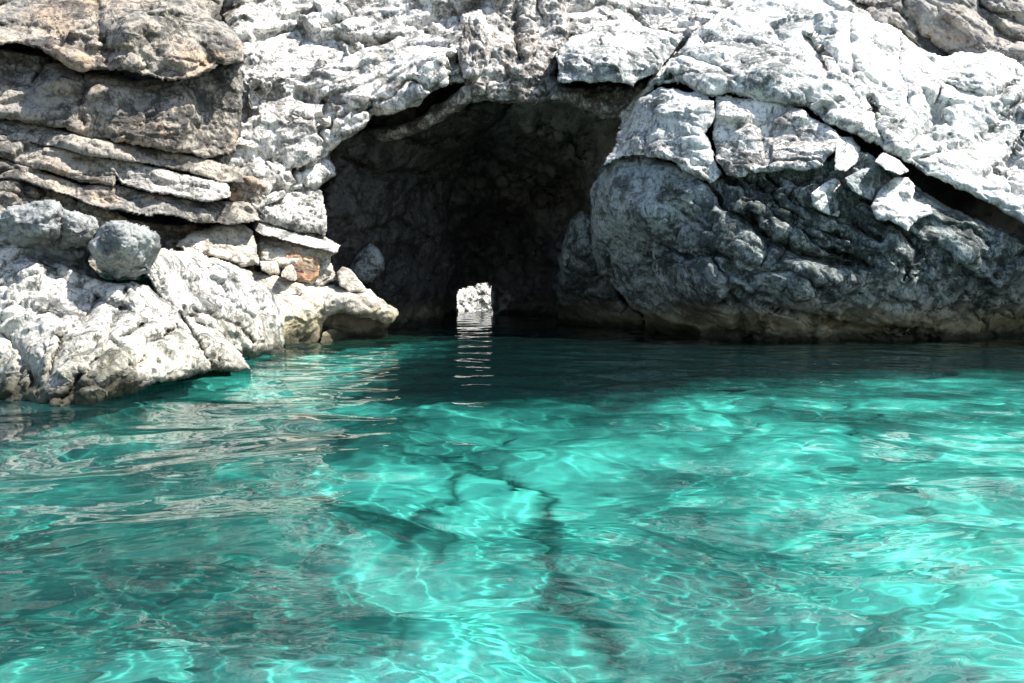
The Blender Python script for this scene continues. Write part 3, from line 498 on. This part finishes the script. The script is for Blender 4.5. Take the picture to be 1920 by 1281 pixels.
spc = np.maximum(np.gradient(D)[:, None], X[:, 1:2] - X[:, 0:1])
m = bpy.data.materials.new('sea_water'); m.use_nodes = True; n = m.node_tree.nodes; L = m.node_tree.links.new
n.remove(n['Principled BSDF']); out = n['Material Output']
rf = n.new('ShaderNodeBsdfRefraction'); rf.inputs['IOR'].default_value = 1.33; rf.inputs['Roughness'].default_value = 0; rf.inputs['Color'].default_value = (.27, .82, .78, 1)
gl = n.new('ShaderNodeBsdfGlossy'); gl.inputs['Roughness'].default_value = 0
fr = n.new('ShaderNodeFresnel'); fr.inputs['IOR'].default_value = 1.33; mx = n.new('ShaderNodeMixShader')
L(fr.outputs[0], mx.inputs[0]); L(rf.outputs[0], mx.inputs[1]); L(gl.outputs[0], mx.inputs[2]); df = n.new('ShaderNodeBsdfDiffuse'); df.inputs['Color'].default_value = (.14, .46, .45, 1); m2 = n.new('ShaderNodeMixShader'); m2.inputs[0].default_value = .018   # fine suspended matter
L(rf.outputs[0], m2.inputs[1]); L(df.outputs[0], m2.inputs[2]); L(m2.outputs[0], mx.inputs[1]); L(mx.outputs[0], out.inputs[0])
wa = tag(grid_mesh('water', X, Y, waves(X, Y, spc), m), kind='structure')
wa.cycles.is_caustics_receiver = False; wa.cycles.is_caustics_caster = True
# seabed: boulders and dark gaps under 2-4 m of water
x = np.arange(-32, 40, .11); y = np.arange(-2, 46, .11); X, Y = np.meshgrid(x, y)
p = np.stack([X.ravel(), Y.ravel(), 0 * X.ravel()], 1)
wp = np.stack([fbm(p / 1.6, 3, 71), fbm(p / 1.6 + 40, 3, 72), 0 * p[:, 0]], 1)
f1, f2, h, off = worley(p / 2.6 + wp * .5 + (0, 0, .5), 77)
g1, g2, h2, _ = worley(p / .8 + wp * .8 + (0, 0, .5), 78)
Z = -3.0 + .5 * fbm(p / 7, 2, 70) + .42 * (1 - np.exp(-(f2 - f1) / .22)) + .5 * (rnd(h, 2) - .5) * np.clip((f2 - f1) / .3, 0, 1) + .07 * (1 - np.exp(-(g2 - g1) / .2)) + .09 * fbm(p / .5, 3, 74)
Z += .5 * np.clip((p[:, 0] + 1) / 8, -1, 1) * np.clip(1.6 - p[:, 1] / 20, 0, 1)
m = bpy.data.materials.new('seabed'); m.use_nodes = True; n = m.node_tree.nodes; L = m.node_tree.links.new; b = n['Principled BSDF']; b.inputs['Roughness'].default_value = 1
b.inputs['Specular IOR Level'].default_value = 0
geo = n.new('ShaderNodeNewGeometry'); nz = n.new('ShaderNodeTexNoise'); nz.inputs['Scale'].default_value = .35; nz.inputs['Detail'].default_value = 6; L(geo.outputs['Position'], nz.inputs['Vector'])
r1 = n.new('ShaderNodeValToRGB'); r1.color_ramp.elements[0].position = .40; r1.color_ramp.elements[0].color = (.20, .25, .23, 1); r1.color_ramp.elements[1].position = .56; r1.color_ramp.elements[1].color = (.68, .68, .61, 1)
L(nz.outputs[0], r1.inputs[0])
at = n.new('ShaderNodeAttribute'); at.attribute_name = 'weed_shade'; mc = n.new('ShaderNodeMix'); mc.data_type = 'RGBA'; L(at.outputs['Fac'], mc.inputs[0]); L(r1.outputs[0], mc.inputs[6]); mc.inputs[7].default_value = (.03, .052, .05, 1)
a2 = n.new('ShaderNodeAttribute'); a2.attribute_name = 'shade_band'; m3 = n.new('ShaderNodeMix'); m3.data_type = 'RGBA'; L(a2.outputs['Fac'], m3.inputs[0]); L(mc.outputs[2], m3.inputs[6]); m3.inputs[7].default_value = (.006, .009, .012, 1)
L(m3.outputs[2], b.inputs['Base Color'])
sb = tag(grid_mesh('seabed', X, Y, Z.reshape(X.shape), m), kind='structure')
shade_band = np.clip((p[:, 1] - 15.6 - 4.2 * np.clip((p[:, 0] - 1.5) / 6, 0, 1) - 1.2 * wp[:, 0]) / 1.5, 0, 1) * np.clip((p[:, 0] + 4.5 - .12 * (p[:, 1] - 16)) / 2, 0, 1)  # cliff shadow and dark cave reflection painted into the seabed colour
weed_shade = .6 * np.exp(-(f2 - f1) / .07) * np.clip(rnd(h, 3) * 2 - .3, 0, 1) + .9 * np.clip((p[:, 1] - 14.6 - 3.5 * np.clip((p[:, 0] - 2) / 8, 0, 1) - 1.2 * wp[:, 0]) / 1.6, 0, 1) * np.clip((p[:, 0] + 5.5) / 3, 0, 1) + .4 * np.clip((-1.2 - p[:, 0] + 1.2 * wp[:, 1]) / 1.5, 0, 1) * np.clip((9 - p[:, 1]) / 3, 0, 1)  # weedy gaps, plus a painted band for the cliff's shadow and reflection
def on_bed(u, v, depth=2.9):                # where a sight line through still water meets the seabed
    rx, rz = rays(float(u), float(v)); t = H / -rz; c = np.array([rx, 1.0, rz]); c /= np.linalg.norm(c)
    hor = c[:2] / np.linalg.norm(c[:2]); ci = math.hypot(c[0], c[1]) / 1.333
    return np.array([rx * t, t]) + hor * depth * ci / math.sqrt(1 - ci * ci)
bx = p[:, 0] + .35 * wp[:, 0] + .12 * fbm(p / .35, 3, 79); by = p[:, 1] + .35 * wp[:, 1]
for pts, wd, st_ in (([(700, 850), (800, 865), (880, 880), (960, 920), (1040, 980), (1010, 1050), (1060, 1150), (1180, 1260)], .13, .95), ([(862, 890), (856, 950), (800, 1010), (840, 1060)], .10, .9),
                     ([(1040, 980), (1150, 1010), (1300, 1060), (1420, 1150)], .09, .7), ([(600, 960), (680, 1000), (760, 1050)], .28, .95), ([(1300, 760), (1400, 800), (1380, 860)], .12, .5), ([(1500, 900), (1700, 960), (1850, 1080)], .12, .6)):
    d_, _ = line_dist(bx, by, [on_bed(*q) for q in pts]); weed_shade = np.maximum(weed_shade, st_ * np.exp(-(d_ / wd) ** 3 * .7))
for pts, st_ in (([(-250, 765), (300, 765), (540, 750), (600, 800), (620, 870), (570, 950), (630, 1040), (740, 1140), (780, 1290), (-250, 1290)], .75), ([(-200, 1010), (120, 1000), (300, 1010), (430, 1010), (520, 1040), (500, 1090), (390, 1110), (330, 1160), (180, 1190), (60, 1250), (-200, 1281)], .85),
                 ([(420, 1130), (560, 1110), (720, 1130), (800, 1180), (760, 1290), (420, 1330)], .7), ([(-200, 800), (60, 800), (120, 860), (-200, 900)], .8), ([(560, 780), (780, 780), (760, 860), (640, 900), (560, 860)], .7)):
    sd_ = sdf(bx, by, [on_bed(*q) for q in pts]); weed_shade = np.maximum(weed_shade, st_ * np.clip(sd_ / .12 + .5, 0, 1))  # soft-edged darker patches over the left seabed
at = sb.data.attributes.new('weed_shade', 'FLOAT', 'POINT'); at.data.foreach_set('value', np.clip(weed_shade, 0, 1).astype('f'))
at = sb.data.attributes.new('shade_band', 'FLOAT', 'POINT'); at.data.foreach_set('value', np.clip(shade_band, 0, 1).astype('f'))
